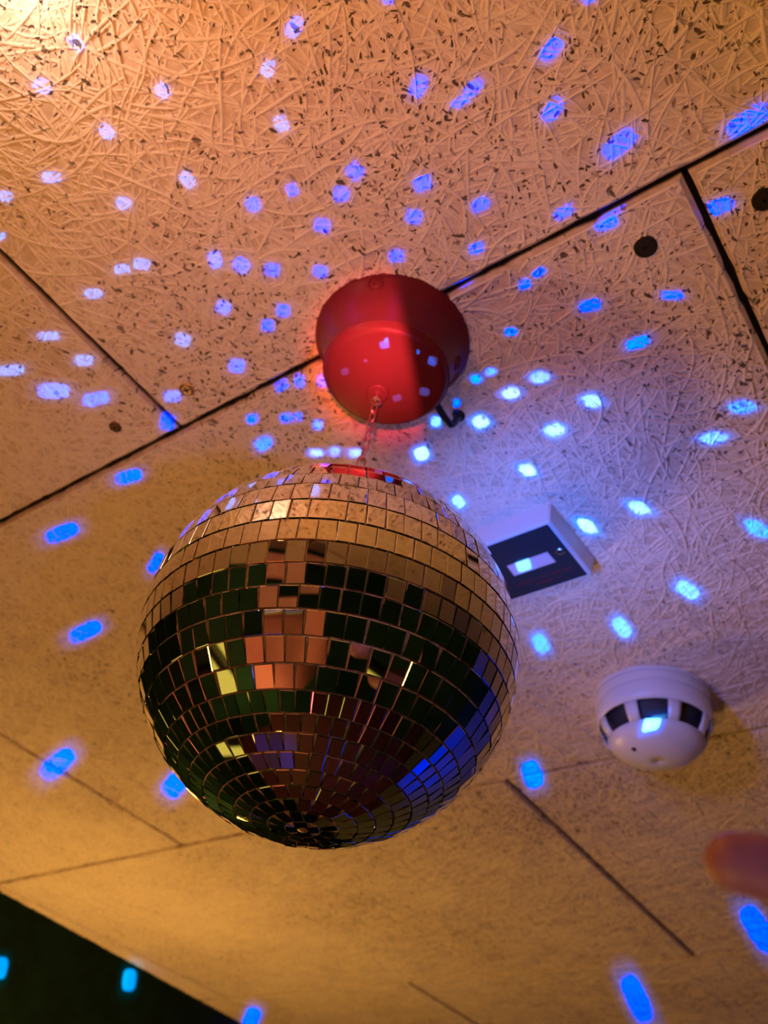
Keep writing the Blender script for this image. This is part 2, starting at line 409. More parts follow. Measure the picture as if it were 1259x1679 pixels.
lathe(bm, [(.027, .090), (.027, .1095), (.0262, .1115), (.025, .112), (.006, .1125), (.005, .114)], 48, cap_b=True); obj('top_cap', bm, M_CAP, ball)
bm = bmesh.new()
tube(bm, [Vector((.0055 * math.cos(a), 0, .1185 + .0055 * math.sin(a))) for a in np.linspace(0, 2 * PI, 24, endpoint=False)], .0011, 8, closed=True)
obj('hanging_eye', bm, M_STEEL, ball)
bm = bmesh.new(); lathe(bm, [(.0001, -.1008), (.0016, -.1006), (.0026, -.1), (.003, -.0985)], 20); obj('bottom_plug', bm, M_GLUE, ball)
bpy.context.view_layer.update()
EYE = BC + ball_rot.to_3x3() @ Vector((0, 0, .124))

# ------------------------------------------------------------------ motor
mb = on_z(643, 560)                                   # centre of the flange on the ceiling
motor = empty('mirror_ball_motor', mb, 'round red plastic mirror ball motor screwed to the ceiling above the ball', 'motor')
MH = .045
bm = bmesh.new()
prof = [(.0552, .002), (.0555, -.0006), (.0553, -.003), (.0538, -.0048), (.0512, -.0075), (.0480, -.015), (.0455, -.026), (.0432, -.0382), (.0434, -.0388), (.0429, -.0398), (.0418, -.0424), (.0398, -.0442), (.0375, -.0449), (.0001, -.0453)]
lathe(bm, prof, 96); obj('housing', bm, M_RED, motor)
bm = bmesh.new(); tube(bm, [Vector((.0434 * math.cos(a), .0434 * math.sin(a), -.0386)) for a in np.linspace(0, 2 * PI, 96, endpoint=False)], .0006, 8, closed=True)
obj('rim_ring', bm, M_RED, motor)
SH = Vector((EYE.x, EYE.y, mb.z - MH)) - mb
q = on_z(618, 650, mb.z - MH - .004) - mb
SHAFT = Vector((q.x, q.y, -MH))
bm = bmesh.new(); Ms = Matrix.Translation(SHAFT)
lathe(bm, [(.0078, .001), (.0078, -.0014), (.0070, -.0022), (.0055, -.0024), (.0001, -.0024)], 32, Ms); obj('shaft_boss', bm, M_RED, motor)
bm = bmesh.new(); lathe(bm, [(.0022, -.001), (.0022, -.0065), (.0001, -.0068)], 16, Ms)
tube(bm, [SHAFT + Vector((.0035 * math.cos(a), 0, -.0098 + .0035 * math.sin(a))) for a in np.linspace(0, 2 * PI, 20, endpoint=False)], .0009, 8, closed=True); obj('shaft_eye', bm, M_STEEL, motor)
def screw_head(bm, M, r, h=.0012):
    # domed head with a cross recess
    lathe(bm, [(r, 0.0004), (r, h * .45), (r * .86, h * .85), (r * .5, h), (r * .36, h)], 24, M)
    n = 4; c = [bm.verts.new(M @ Vector((0, 0, h * .3)))]
    lathe(bm, [(r * .36, h), (r * .2, h * .35), (.00001, h * .3)], 24, M)
    for k in range(4):
        a = k * PI / 2
        box(bm, (0, 0, h * .93), (r * .55, r * .16, h * .2), M @ Matrix.Rotation(a, 4, 'Z') @ Matrix.Translation((r * .36, 0, 0)))
DOWN = Matrix.Rotation(PI, 4, 'X')
for sx, sy in ((616, 466), (748, 596)):
    zs = np.linspace(-.001, -.036, 141); pr = np.interp(-zs, [-q_[1] for q_ in prof], [q_[0] for q_ in prof])
    dr = [abs((on_z(sx, sy, mb.z + float(z_)) - mb).xy.length - float(r_)) for z_, r_ in zip(zs, pr)]
    kz = min(int(np.argmin(dr)), 60); Pn = on_z(sx, sy, mb.z + float(zs[kz])) - mb; rad = Vector((Pn.x, Pn.y, 0)).normalized()
    Pn = rad * float(pr[kz]) + Vector((0, 0, float(zs[kz])))
    dz_, dr_ = float(zs[kz + 6] - zs[max(0, kz - 6)]), float(pr[kz + 6] - pr[max(0, kz - 6)])
    nrm = (rad * -dz_ + Vector((0, 0, dr_))).normalized(); rotq = Vector((0, 0, 1)).rotation_difference(nrm).to_matrix().to_4x4()
    M = Matrix.Translation(Pn) @ rotq
    bm = bmesh.new(); lathe(bm, [(.0056, -.002), (.0056, .0010), (.0050, .0014), (.0046, .0010), (.0044, .0002), (.0001, .0002)], 28, M); so = obj('screw_recess', bm, M_RED, motor)
    bm = bmesh.new(); screw_head(bm, M @ Matrix.Translation((0, 0, .0002)), .0034); obj('screw', bm, M_RED, so)
P = on_z(626, 638, mb.z - MH - .001) - mb; bm = bmesh.new(); screw_head(bm, Matrix.Translation((P.x, P.y, -MH - .0001)) @ DOWN, .0026); obj('cover_screw', bm, M_STEEL, motor)
cz = CEIL - .016
pts = [on_z(700, 640, CEIL - .012), on_z(714, 660, CEIL - .014), on_z(724, 677, CEIL - .017), on_z(732, 689, CEIL - .019), on_z(739, 696, CEIL - .018), on_z(746, 692, CEIL - .014), on_z(750, 684, CEIL - .009), on_z(752, 681, CEIL - .006)]
bm = bmesh.new(); sp = spline([p - mb for p in pts], 6); tube(bm, sp, [.0027] * (len(sp) - 6) + [.0032, .004, .0048, .0052, .0050, .0044], 12); obj('power_cord', bm, M_BLACK, motor)

# ------------------------------------------------------------------ chain
SE = mb + SHAFT + Vector((0, 0, -.0115))
top, bot = SE, EYE - Vector((0, 0, .0015))
L = (top - bot).length; d = (bot - top).normalized()
pitch = .0088; nl = max(3, round(L / pitch)); pitch = L / nl
chain = empty('hanging_chain', top, 'thin metal link chain between the red motor and the mirror ball', 'chain')
e1 = d.cross(Vector((1, 0, 0))).normalized(); e2 = d.cross(e1)
for i in range(nl):
    w = (e1 if i % 2 == 0 else e2); w = (w * math.cos(.7 + .1 * i) + d.cross(w) * math.sin(.7 + .1 * i))
    c = d * (pitch * (i + .5)); hl = pitch * .62 - .0 ; hw = .0024
    pts = []
    for k in range(28):
        a = 2 * PI * k / 28; ca, sa = math.cos(a), math.sin(a)
        pts.append(c + w * hw * sa + d * ((hl - hw) * (1 if ca > 0 else -1) * min(1, abs(ca) * 4) + hw * ca))
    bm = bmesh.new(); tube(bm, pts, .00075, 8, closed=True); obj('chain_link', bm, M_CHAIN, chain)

# ------------------------------------------------------------------ junction box
bd = .020
corner = on_z(899, 823)
f2, f3, f4 = (on_z(x, y, CEIL - bd) for x, y in ((900, 854), (971, 943), (851, 981)))
f1 = f2 + (f4 - f3)
eu = (f3 - f2); ev = (f1 - f2); lu, lv = eu.length, max(ev.length, .086); eu.normalize(); ev = (ev - eu * ev.dot(eu)).normalized()
fc = f2 + eu * lu / 2 + ev * lv / 2
jb = empty('junction_box', Vector((fc.x, fc.y, CEIL)), 'shallow white square box with a grey front plate on the ceiling beside the mirror ball', 'electrical box')
def jl(a, b, z): return Vector((eu * a + ev * b)) + Vector((0, 0, z))
bm = bmesh.new()
def frust(bm, a0, b0, z0, a1, b1, z1):
    lo = [bm.verts.new(jl(x * a0, y * b0, z0)) for x, y in ((-1, -1), (1, -1), (1, 1), (-1, 1))]
    hi = [bm.verts.new(jl(x * a1, y * b1, z1)) for x, y in ((-1, -1), (1, -1), (1, 1), (-1, 1))]
    bm.faces.new(lo); bm.faces.new(hi)
    for i in range(4): bm.faces.new((lo[i], lo[(i + 1) % 4], hi[(i + 1) % 4], hi[i]))
frust(bm, lu / 2 + .0025, lv / 2 + .0025, 0.002, lu / 2, lv / 2, -bd)
bmesh.ops.bevel(bm, geom=bm.edges[:], offset=.0012, segments=3, affect='EDGES'); obj('box_body', bm, M_WHITE, jb)
bm = bmesh.new(); frust(bm, lu / 2 - .0028, lv / 2 - .0028, -bd + .001, lu / 2 - .0032, lv / 2 - .0032, -bd - .0010)
bmesh.ops.bevel(bm, geom=bm.edges[:], offset=.0003, segments=2, affect='EDGES'); plate = obj('front_plate', bm, M_PLATE, jb)
def onplate(x, y): P = on_z(x, y, CEIL - bd - .0011) - Vector((fc.x, fc.y, CEIL)); return P
def quad_on(pts, z, h, name, m):
    bm = bmesh.new(); lo = [bm.verts.new(Vector((p.x, p.y, -bd - .0009))) for p in pts]; hi = [bm.verts.new(Vector((p.x, p.y, -bd - .001 - h))) for p in pts]
    bm.faces.new(hi); bm.faces.new(lo)
    for i in range(4): bm.faces.new((lo[i], lo[(i + 1) % 4], hi[(i + 1) % 4], hi[i]))
    return obj(name, bm, m, plate, smooth=False)
quad_on([onplate(x, y) for x, y in ((831, 928), (897, 905), (911, 921), (843, 944))], 0, .0004, 'paper_label', M_STICK)
P = onplate(919, 904); bm = bmesh.new(); lathe(bm, [(.0042, .0005), (.0042, .0012), (.0036, .0018), (.0028, .0016), (.0024, .0004)], 28, Matrix.Translation((P.x, P.y, -bd - .0006)) @ DOWN)
lk = obj('screw_collar', bm, M_STEEL, jb)
bm = bmesh.new(); lathe(bm, [(.0025, .0005), (.0001, .0006)], 20, Matrix.Translation((P.x, P.y, -bd - .0006)) @ DOWN); obj('screw_socket', bm, M_HOLEB, lk)
# two rows of small dark red lettering, too small to read: plain strokes as in the photograph
bm = bmesh.new(); lr = random.Random(5)
for (xa, ya, xb, yb, hpx) in ((848, 962, 936, 932, 6), (880, 959, 921, 947, 6)):
    n = int((xb - xa) / 6); word = 0
    for i in range(n):
        word += 1
        if word in (5, 9) and lr.random() < .8: word = 0 if word == 9 else word; continue
        t = i / n; x, y = xa + (xb - xa) * t, ya + (yb - ya) * t
        p0, p1 = onplate(x, y), onplate(x + 4.2, y - 4.2 * (ya - yb) / (xb - xa)); v0 = onplate(x + 2.4, y - hpx * 1.0) - onplate(x, y); v0 = v0 * .8
        for (a, b, c, e) in (((0, 0, .28, 1), (.28, .38, 1, .62), (.72, 0, 1, 1)), ((0, 0, .3, 1), (.3, 0, 1, .25), (.3, .75, 1, 1)), ((.35, 0, .65, 1), (0, .75, 1, 1)))[lr.randrange(3)]:
            cs = [p0 + (p1 - p0) * s + v0 * q_ for s, q_ in ((a, b), (c, b), (c, e), (a, e))]
            bm.faces.new([bm.verts.new(Vector((q_.x, q_.y, -bd - .00125))) for q_ in cs])
obj('printed_lettering', bm, M_PRINT, plate, smooth=False)

# ------------------------------------------------------------------ smoke detector
sd = on_z(1068, 1142)
det = empty('smoke_detector', sd, 'white domed smoke detector with square smoke vents on the ceiling right of the ball', 'smoke detector')
rs = .0575
bm = bmesh.new(); lathe(bm, [(rs * .985, .002), (rs, 0), (rs, -.0035), (rs * .985, -.0045)], 72); obj('mounting_base', bm, M_WHITE, det)
bm = bmesh.new(); lathe(bm, [(rs * .96, -.003), (rs * .96, -.0052), (rs * .985, -.0054), (rs * .985, -.0145), (rs * .955, -.0150), (rs * .955, -.0162)], 72); obj('locking_ring', bm, M_WHITE, det)
z1 = -.0164
bands = [(rs * .955, z1 + .001), (rs * .975, z1), (rs * .985, z1 - .003), (rs * .98, z1 - .011), (rs * .955, z1 - .020)]     # wall above the vents
vent = [(rs * .955, z1 - .020), (rs * .895, z1 - .030), (rs * .81, z1 - .038)]
dome = [(rs * .81, z1 - .038), (rs * .70, z1 - .0445), (rs * .56, z1 - .0500), (rs * .40, z1 - .0540), (rs * .2, z1 - .0562), (.0001, z1 - .0568)]
bm = bmesh.new(); lathe(bm, bands, 80)
NV = 8
va = math.atan2((CAM - sd).y, (CAM - sd).x)
for i in range(80):                         # ribs between the vent openings
    f = ((i + .5) / 80 * NV + .62) % 1
    if f < .30:
        a0 = va + 2 * PI * (i / 80) - .03; a1 = va + 2 * PI * ((i + 1) / 80) - .03
        for (ra, za), (rb, zb) in zip(vent, vent[1:]):
            q_ = [bm.verts.new((r_ * math.cos(a), r_ * math.sin(a), z)) for r_, z, a in ((ra, za, a0), (ra, za, a1), (rb, zb, a1), (rb, zb, a0))]
            bm.faces.new(q_)
lathe(bm, dome, 80)
bmesh.ops.remove_doubles(bm, verts=bm.verts[:], dist=.00005)
o = obj('cover', bm, M_WHITE, det); md = o.modifiers.new('thick', 'SOLIDIFY'); md.thickness = .0022; md.offset = -1
bm = bmesh.new(); lathe(bm, [(rs * .86, z1 - .004), (rs * .80, z1 - .022), (rs * .66, z1 - .036), (.0001, z1 - .040)], 48); obj('smoke_chamber', bm, M_VENT, det)
P = on_z(1039, 1225, CEIL + z1 - .0502) - sd; bm = bmesh.new()
rl = math.hypot(P.x, P.y); zz = float(np.interp(rl, [q_[0] for q_ in dome[::-1]], [q_[1] for q_ in dome[::-1]]))
nrm = Vector((P.x / rl * .45, P.y / rl * .45, -1)).normalized(); Mq = Matrix.Translation(Vector((P.x, P.y, zz))) @ Vector((0, 0, 1)).rotation_difference(nrm).to_matrix().to_4x4()
lathe(bm, [(.0026, -.0004), (.0024, .0004), (.0001, .0007)], 16, Mq); obj('indicator_light', bm, M_HOLEB, det)

# ------------------------------------------------------------------ the photographer's hand
FR = .19
tip = at_range(1203, 1412, FR)
ex = RT.copy(); ey = UP.copy(); ez = -FW                     # picture right, picture up, towards the phone
ex = (ex * .85 + ez * .34 - ey * .09).normalized(); ey = (ey - ex * ey.dot(ex)).normalized(); ez = ex.cross(ey)
hand = empty('person', tip, "person's bare fingertip, blurred and pink, poking in from the right edge", 'person')
def hp(x, y, z): return ex * x + ey * y + ez * z
bm = bmesh.new()
def limb(pts, rads, n=6):
    P = spline([hp(*p) for p in pts], n); N = len(P); rr_ = [np.interp(i / (N - 1) * (len(rads) - 1), range(len(rads)), rads) for i in range(N)]
    tube(bm, P, rr_, 20)
    for e, r_ in ((P[0], rr_[0]), (P[-1], rr_[-1])):
        v = bmesh.ops.create_uvsphere(bm, u_segments=20, v_segments=12, radius=r_)['verts']
        for q_ in v: q_.co += e
limb([(0, 0, 0), (.012, .0006, 0), (.024, .0008, .001), (.046, .001, .001), (.072, -.002, -.004)], [.0056, .0064, .0067, .0072, .0086])        # the finger in the picture
for k, (yy, ln) in enumerate(((-.018, 1.0), (-.036, .98), (-.053, .82))):                                                                     # the others, curled into the palm
    limb([(.074, yy, -.006), (.050 - .006 * ln, yy - .001, -.002), (.036, yy - .002, -.018), (.050, yy - .002, -.032), (.064, yy, -.028)], [.0088, .0082, .0078, .0072, .006])
limb([(.125, .002, -.016), (.106, .016, -.026), (.084, .022, -.036), (.064, .014, -.042)], [.014, .011, .0095, .0072])                        # thumb
for yy in (-.004, -.020, -.036, -.050): limb([(.074, yy, -.008), (.105, yy * .85 - .002, -.012), (.135, yy * .55 - .010, -.014)], [.0105, .0125, .0150])
limb([(.135, -.022, -.014), (.165, -.024, -.014), (.24, -.05, -.02), (.34, -.10, -.03)], [.023, .0225, .029, .036])                            # wrist and forearm
me = bpy.data.meshes.new('hand'); bm.to_mesh(me); bm.free(); ho = link('hand', me, M_SKIN, hand)
md = ho.modifiers.new('skin', 'REMESH'); md.mode = 'VOXEL'; md.voxel_size = .0016; md.use_smooth_shade = True
md = ho.modifiers.new('soft', 'SMOOTH'); md.factor = .5; md.iterations = 6
bm = bmesh.new(); v = bmesh.ops.create_uvsphere(bm, u_segments=20, v_segments=12, radius=1)['verts']
for q_ in v: q_.co = hp(.003 + q_.co.x * .0058, q_.co.y * .0042, -.0042 + q_.co.z * .0018)
obj('finger_nail', bm, M_NAIL, hand)
bm = bmesh.new(); P = spline([hp(.20, -.036, -.017), hp(.25, -.055, -.021), hp(.36, -.11, -.032)], 6); tube(bm, P, [.034] * 2 + [.035 + .0006 * i for i in range(len(P) - 2)], 28); obj('sleeve', bm, M_BLACK, hand)

# ------------------------------------------------------------------ screws in the boards
def board_screw(x, y, r, m, label, rec):
    P = on_z(x, y); bm = bmesh.new()
    M = Matrix.Translation((0, 0, -.0019)) @ DOWN
    lathe(bm, [(r * 1.25, -.0015), (r * 1.25, .0002), (r * 1.12, .0007), (r * 1.02, .0003), (r, -.0004)], 28, M)
    screw_head(bm, M, r, rec)
    o = obj('board_screw', bm, m, None, loc=P); tag(o, label, 'screw', 'screws in the ceiling boards')
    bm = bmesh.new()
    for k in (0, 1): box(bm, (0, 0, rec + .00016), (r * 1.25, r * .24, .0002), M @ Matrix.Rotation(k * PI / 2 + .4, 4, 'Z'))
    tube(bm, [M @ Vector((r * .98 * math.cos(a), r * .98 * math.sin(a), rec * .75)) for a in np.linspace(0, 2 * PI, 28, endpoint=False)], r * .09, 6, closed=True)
    obj('recess_shade', bm, M_HOLE, o, smooth=False); return o  # dark cross and ring laid on the head as shade of its recess
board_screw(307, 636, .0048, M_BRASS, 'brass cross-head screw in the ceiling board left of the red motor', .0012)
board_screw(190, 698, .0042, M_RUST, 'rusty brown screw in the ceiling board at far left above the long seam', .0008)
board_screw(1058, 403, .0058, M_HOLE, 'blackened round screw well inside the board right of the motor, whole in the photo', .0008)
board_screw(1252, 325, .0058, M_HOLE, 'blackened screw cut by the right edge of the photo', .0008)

# ------------------------------------------------------------------ lights
# the phone's white balance (set below) mixes the channels like this; cc() gives the light that reads as a wanted colour
WB = np.array([[.794, -.415, -.08], [.02, 1.16, -.02], [.026, .09, 2.05]])
WBI = np.linalg.inv(WB); PAINT = np.array([.78, .66, .48])
def cc(r, g, b, paint=True):
    c = WBI @ np.array([r, g, b]); c = np.clip(c, 0, None)
    return c / PAINT if paint else c
def norm(c): m = float(max(c)); return [float(x) / m for x in c], m
def aim(o, P):
    o.rotation_mode = 'QUATERNION'; o.rotation_quaternion = (P - o.location).to_track_quat('-Z', 'Y')
def lamp(name, typ, loc, col, power, **k):
    l = bpy.data.lights.new(name, typ); l.color = col; l.energy = power
    for a, v in k.items(): setattr(l, a, v)
    o = bpy.data.objects.new(name, l); COL.objects.link(o); o.location = loc; return o
C_DEEP = np.array([.0, .36, 22.0]); C_WHITE = np.array([1.6, 1.3, 1.3]); C_LAV = np.array([.30, .36, 1.0]); C_HALO = np.array([.02, .08, .42])
def facet_beam(P, A, B, col, halo, org=None, p=3.0, nrm=Vector((0, 0, -1))):
    """a narrow beam thrown from the ball onto the point P; A and B are the half axes of the patch it lights"""
    dv = (P - BC).normalized()
    if org is None:
        hz = Vector((dv.x, dv.y, 0))
        if hz.length < .45:
            hz = hz.normalized() * .45 if hz.length > 1e-4 else Vector((.45, 0, 0)); dv = Vector((hz.x, hz.y, math.sqrt(1 - .2025)))
        org = BC + dv * (R * 1.03)
    w = P - org; dist = w.length; z = w.normalized()
    x = z.orthogonal().normalized(); y = z.cross(x)
    def tan(Q): q = Q - org; return Vector((q.dot(x) / q.dot(z), q.dot(y) / q.dot(z)))
    a = (tan(P + A) - tan(P - A)) / 2; b = (tan(P + B) - tan(P - B)) / 2
    det_ = a.x * b.y - a.y * b.x
    if abs(det_) < 1e-10: return
    m = ((b.y / det_, -b.x / det_), (-a.y / det_, a.x / det_))
    l = bpy.data.lights.new('facet_beam', 'SPOT'); o = bpy.data.objects.new('facet_beam', l); COL.objects.link(o)
    o.matrix_world = Matrix(((x.x, -y.x, -z.x, org.x), (x.y, -y.y, -z.y, org.y), (x.z, -y.z, -z.z, org.z), (0, 0, 0, 1)))
    rad = max(a.length, b.length) * 2.5
    l.spot_size = 2 * math.atan(rad); l.spot_blend = .2; l.shadow_soft_size = 0; l.color = (1, 1, 1)
    l.energy = dist * dist * 39.5 / max(.3, -z.dot(nrm))
    l.use_nodes = True; t = NT(l.node_tree); em = l.node_tree.nodes['Emission']
    tc = t.n('ShaderNodeTexCoord'); se = t.n('ShaderNodeSeparateXYZ'); t.l(tc.outputs['Normal'], se.inputs[0])
    az = t.math('ABSOLUTE', se.outputs[2])
    tx = t.math('DIVIDE', se.outputs[0], az); ty = t.math('MULTIPLY', t.math('DIVIDE', se.outputs[1], az), -1)
    s = t.math('ABSOLUTE', t.math('ADD', t.math('MULTIPLY', tx, m[0][0]), t.math('MULTIPLY', ty, m[0][1])))
    u = t.math('ABSOLUTE', t.math('ADD', t.math('MULTIPLY', tx, m[1][0]), t.math('MULTIPLY', ty, m[1][1])))
    r = t.math('POWER', t.math('ADD', t.math('POWER', s, p), t.math('POWER', u, p)), 1 / p)
    core = t.maprange(r, .80, .99, 1, 0); hal = t.maprange(r, .75, 2.2, 1, 0)
    hal = t.math('MULTIPLY', hal, hal)
    e1 = t.n('ShaderNodeVectorMath', operation='SCALE'); e1.inputs[0].default_value = [float(c) for c in col]; t.l(core, e1.inputs['Scale'])
    e2 = t.n('ShaderNodeVectorMath', operation='SCALE'); e2.inputs[0].default_value = [float(c) for c in halo]; t.l(hal, e2.inputs['Scale'])
    e3 = t.n('ShaderNodeVectorMath', operation='ADD'); t.l(e1.outputs[0], e3.inputs[0]); t.l(e2.outputs[0], e3.inputs[1])
    t.l(e3.outputs[0], em.inputs['Color']); em.inputs['Strength'].default_value = 1
def beam_colour(x, y, g):
    lav = max(0, min(1, (430 - x) / 120)) * max(0, min(1, (690 - y) / 60)); lav = max(lav, max(0, min(1, (520 - x) / 50)) * max(0, min(1, (260 - y) / 40)))
    wht = max(0, min(1, (g - .85) / 2.2))
    c = C_DEEP * .5 * (min(g, 1.2)) * (1 - wht) + C_WHITE * wht * 1.05
    c = c * (1 - lav) + C_LAV * lav
    h = C_HALO * (.55 + 2.6 * wht) * (1 - .5 * lav) + np.array([.05, .03, .0]) * lav
    return c, h
SPOTS = [  # x, y, half length, half width, angle, brightness
 (123,67,17,12,50,.8),(67,139,18,13,20,.8),(266,146,15,13,45,.8),(174,214,16,12,45,.8),(83,288,18,10,0,.8),(307,293,17,12,50,.8),(202,332,14,12,10,.8),(414,333,14,12,60,.8),(8,320,12,10,15,.8),(2,386,8,7,0,.8),
 (482,42,20,13,-60,.8),(439,109,16,13,-70,.8),(461,201,16,13,60,.8),(479,310,12,10,60,.7),(560,317,14,13,0,.7),(582,279,15,14,45,.7),(528,369,14,12,20,.7),(352,424,16,12,75,.8),(395,433,15,13,30,.7),(446,442,13,12,10,.7),(525,444,13,11,10,.7),(199,440,15,9,0,.8),(232,432,16,11,10,.8),(152,480,17,9,5,.8),
 (686,140,20,14,-60,.7),(776,143,19,11,-42,.7),(755,165,17,9,-25,.7),(905,78,26,14,-50,.7),(907,178,22,14,-50,.7),(1015,236,36,17,-40,.7),(1228,196,45,18,-33,.7),(693,299,16,14,-20,.7),(788,334,16,12,-30,.7),(679,354,14,12,10,.7),(650,419,13,11,0,.7),(781,406,13,10,-20,.7),(925,346,18,10,-30,.7),(994,364,22,13,-20,.8),(1005,346,20,8,-30,.5),(758,468,18,6,-25,.7),(1180,337,26,14,-20,.8),(884,446,12,8,-30,.8),(861,465,11,9,-30,.8),(968,500,20,11,-15,.8),(1103,483,20,9,0,.8),(1046,561,22,10,-20,1.2),(838,543,11,7,0,1),(636,-4,10,8,0,.7),(964,-4,14,8,0,.7),
 (804,609,10,6,-10,1.6),(781,620,10,7,10,1.6),(885,618,17,9,0,2.2),(838,644,16,9,-5,3),(971,657,17,11,10,2.6),(910,705,17,10,0,3.4),(788,691,15,11,5,3.4),(749,661,6,8,0,1.2),(715,690,9,9,0,2.4),(691,743,13,12,-20,3.4),(865,770,15,9,20,3.4),(752,822,12,9,45,2.4),(963,862,19,10,30,3),(1049,832,20,10,20,2.6),(1218,667,24,11,0,1.5),(1170,718,24,10,-5,1.9),(1242,866,24,12,30,1.6),(1128,967,22,12,30,2),(1020,1028,20,12,50,2),(887,1055,18,12,60,1.7),(873,1270,24,16,70,1.0),(1243,1522,45,19,58,.5),(1044,1637,45,18,65,.45),
 (366,503,13,12,30,.8),(299,556,15,12,20,.8),(464,508,12,11,0,.8),(439,533,11,10,0,.8),(388,599,14,12,10,.8),(282,649,15,10,0,.8),(79,550,20,8,0,.9),(137,590,18,10,0,.9),(18,606,25,10,-5,.9),(88,640,28,14,0,.9),(157,653,24,12,-10,.9),(275,692,14,14,0,.8),(461,631,10,12,60,.8),(491,624,9,11,0,.9),(528,624,8,10,0,1),(413,686,10,8,-20,1),(468,685,9,8,-10,1),(486,683,9,8,-10,1),(432,727,15,11,-30,1.3),(521,696,8,8,0,1.6),(518,742,12,6,0,2.4),(549,740,9,7,0,2),(582,742,12,7,0,2.4),(211,781,24,11,-15,.9),(102,873,30,13,-20,.8),(255,922,20,9,-60,.8),(140,1035,30,13,-25,.75),(95,1252,34,17,-40,.7),(287,1287,24,18,-50,.7)]
for x, y, Lh, Wh, an, g in SPOTS:
    a = math.radians(an); P = on_z(x, y)
    A = on_z(x + math.cos(a) * Lh, y + math.sin(a) * Lh) - on_z(x - math.cos(a) * Lh, y - math.sin(a) * Lh)
    B = on_z(x - math.sin(a) * Wh, y + math.cos(a) * Wh) - on_z(x + math.sin(a) * Wh, y - math.cos(a) * Wh)
    dia = x > 770 and 590 < y < 880
    facet_beam(P, A / 2 * (1.12 if dia else 1), B / 2 * (1.12 if dia else 1), *beam_colour(x, y, g), p=1.5 if dia else 3.0)
def plane_hit(x, y, P0, n):
    d = ray(x, y); return CAM + d * ((P0 - CAM).dot(n) / d.dot(n))
for x, y, Lh, Wh, an in ((212, 1607, 20, 12, -82), (2, 1587, 20, 11, -78), (413, 1669, 20, 13, -65)):
    onw = x < 300
    a = math.radians(an); f = lambda X, Y: plane_hit(X, Y, WALL_A, wn) if onw else on_z(X, Y)
    P = f(x, y); A = f(x + math.cos(a) * Lh, y + math.sin(a) * Lh) - P; B = f(x - math.sin(a) * Wh, y + math.cos(a) * Wh) - P
    if onw: facet_beam(P, A, B, np.array([3, 22, 60.]), np.array([0, 1., 1.]), nrm=-wn * -1)
    else: facet_beam(P, A, B, *beam_colour(x, y, .9))
for x, y, Lh, Wh, an, z, g in ((630, 566, 9, 7, -10, .0455, 1), (565, 610, 7, 6, -15, .0455, .6), (599, 592, 3, 3, 0, .0455, .8), (651, 653, 8, 6, -20, .0455, 1), (696, 643, 9, 7, 10, .0455, 1), (709, 592, 8, 8, 20, .0445, 1), (640, 522, 4, 4, 0, .022, .8), (692, 540, 3, 5, 0, .02, .6), (858, 926, 13, 11, -17, .0215, .5), (1079, 1187, 15, 18, -15, .05, .5)):
    a = math.radians(an); zz = CEIL - z; P = on_z(x, y, zz)
    A = on_z(x + math.cos(a) * Lh, y + math.sin(a) * Lh, zz) - P; B = on_z(x - math.sin(a) * Wh, y + math.cos(a) * Wh, zz) - P
    if x < 720: facet_beam(P, A, B, np.array([.6, 6, 26]) * g, np.array([0, .05, .15]), p=4)
    else: facet_beam(P, A, B, np.array([1.0, 1.2, 1.5]) * g * (2 if x > 1000 else 3), C_HALO * 1.0, p=5)

# warm house light with added fills: the ball throws its soft shadow to the right of the motor
def from_ball(x, y, k): T = on_z(x, y); return BC + (BC - T).normalized() * k
WARM, _ = norm(cc(.47, .19, .02)); ORANGE, _ = norm(cc(.70, .165, .0)); BLUE, _ = norm(cc(.085, .095, .42)); RED, _ = norm(cc(.7, .03, .02))
lamp('warm_lamp', 'POINT', from_ball(850, 690, 1.05), WARM, 15, shadow_soft_size=.05)
lamp('warm_left_fill', 'POINT', uv(-1.28, .95, CEIL - .58), WARM, 16.5, shadow_soft_size=.08)  # unseen fill added to brighten the lower left of the ceiling
gd = (on_z(990, 930) - BC).normalized()
BLUE2, _ = norm(cc(.005, .085, .42))
sc_ = lamp('ball_scatter', 'SPOT', BC + gd * (R + .035), BLUE2, .95, shadow_soft_size=.012, spot_size=math.radians(125), spot_blend=1.0); aim(sc_, on_z(985, 900))
g2 = (on_z(1120, 1180) - BC).normalized()
sc2 = lamp('ball_scatter', 'SPOT', BC + g2 * (R + .03), BLUE2, .62, shadow_soft_size=.01, spot_size=math.radians(85), spot_blend=1.0); aim(sc2, on_z(1120, 1080, CEIL - .03))
far = lamp('blue_fill', 'SPOT', from_ball(330, 990, .80), BLUE, 3.0, shadow_soft_size=.03, spot_size=math.radians(36), spot_blend=1.0); aim(far, on_z(620, 640))  # weak unseen fill added for the lavender around the motor
top = lamp('warm_top_fill', 'SPOT', uv(.1, -.4, CEIL - .6), WARM, 9, shadow_soft_size=.05, spot_size=math.radians(75), spot_blend=1.0); aim(top, on_z(760, -120))  # unseen fill added to warm the top of the ceiling
wash = lamp('blue_wall_wash', 'SPOT', uv(.55, VF - .75, .25), (.0, .05, 1), 42, shadow_soft_size=.05, spot_size=math.radians(94), spot_blend=.8); aim(wash, uv(.55, VF, CEIL - 1.15))
fl = lamp('blue_floor_spot', 'SPOT', uv(-.75, .0, CEIL - .7), (.1, .15, 1), 60, shadow_soft_size=.02, spot_size=math.radians(28), spot_blend=.5); aim(fl, uv(-.85, .05, 0))
bs = lamp('blind_lamp', 'SPOT', uv(.2, .35, 1.0), (1, .33, .02), 9, shadow_soft_size=.02, spot_size=math.radians(50), spot_blend=.6); aim(bs, uv(0, VB, CEIL - .5))
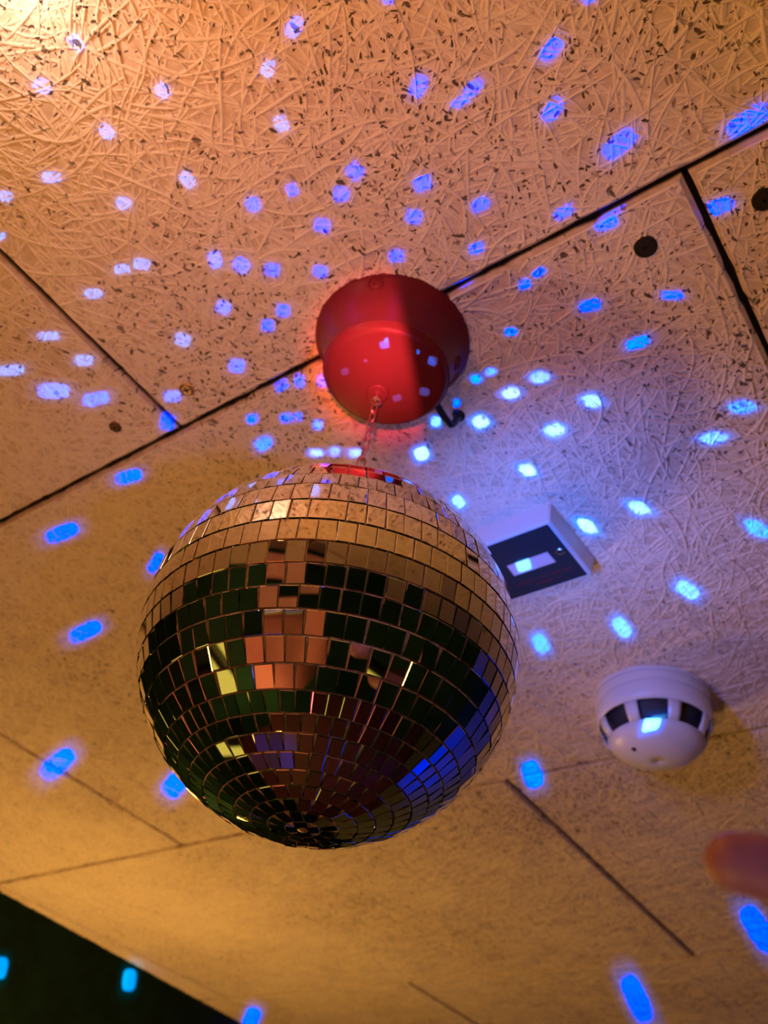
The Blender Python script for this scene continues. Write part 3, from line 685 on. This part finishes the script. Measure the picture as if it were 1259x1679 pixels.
# red light on the motor: unseen lamp added beside the phone, edge masked straight
ra, rb = ray(646, 450), ray(684, 653)
nrm = ra.cross(rb).normalized()
if nrm.dot(ray(300, 500)) < 0: nrm = -nrm
red_pos = CAM + (ra - rb).normalized() * .05
zc_ = CEIL - .0455
zf = (on_z(628, 580, zc_) - red_pos).normalized()
xa = (nrm - zf * nrm.dot(zf)).normalized(); ya = (-zf).cross(xa)
red = lamp('red_motor_fill', 'SPOT', red_pos, (1, 1, 1), 39.5 * (on_z(628, 580, zc_) - red_pos).length_squared * 8.0, shadow_soft_size=0, spot_size=math.radians(26), spot_blend=.3)
red.matrix_world = Matrix(((xa.x, ya.x, -zf.x, red_pos.x), (xa.y, ya.y, -zf.y, red_pos.y), (xa.z, ya.z, -zf.z, red_pos.z), (0, 0, 0, 1)))
red.data.use_nodes = True; t = NT(red.data.node_tree); em = red.data.node_tree.nodes['Emission']
ge = t.n('ShaderNodeNewGeometry')
def dotn(v):
    dp = t.n('ShaderNodeVectorMath', operation='DOT_PRODUCT'); t.l(ge.outputs['Incoming'], dp.inputs[0]); dp.inputs[1].default_value = v; return dp.outputs['Value']
fz = t.math('ABSOLUTE', dotn(zf))
edge = t.maprange(dotn(-nrm), -.009, .009, 1, 0)
qx = t.math('DIVIDE', dotn(xa), fz); qy = t.math('DIVIDE', dotn(ya), fz)
rr2 = t.math('SQRT', t.math('ADD', t.math('MULTIPLY', qx, qx), t.math('MULTIPLY', qy, qy)))
fall = t.math('ADD', t.maprange(rr2, .0, .105, 1, 0), t.maprange(rr2, .04, .16, .008, 0))
t.l(t.math('MULTIPLY', edge, fall), em.inputs['Strength']); em.inputs['Color'].default_value = (1, .012, .004, 1)
# weak red fill over the left of the ceiling
zr = lamp('red_fill', 'POINT', uv(-.9, -.2, CEIL - .7), (1, .03, .01), 1.8, shadow_soft_size=.05)
# bare lamp on the ceiling just outside the top left corner
tl = on_z(-30, -30, CEIL - .04)
lamp('corner_glow', 'POINT', tl, (1, .36, .14), .42, shadow_soft_size=.015)
lamp('corner_fill', 'POINT', on_z(-60, 60, CEIL - .22), ORANGE, 1.4, shadow_soft_size=.006)

w = bpy.data.worlds.new('world'); SC.world = w; w.use_nodes = True
w.node_tree.nodes['Background'].inputs['Color'].default_value = (.012, .006, .003, 1); w.node_tree.nodes['Background'].inputs['Strength'].default_value = .3
vs = SC.view_settings; vs.view_transform = 'Standard'; vs.look = 'None'
vs.use_white_balance = True; vs.white_balance_temperature = 3200; vs.white_balance_tint = -20
SC.cycles.use_denoising = True; SC.cycles.adaptive_threshold = .04
SC.cycles.max_bounces = 6; SC.cycles.diffuse_bounces = 2; SC.cycles.glossy_bounces = 4; SC.cycles.transmission_bounces = 2
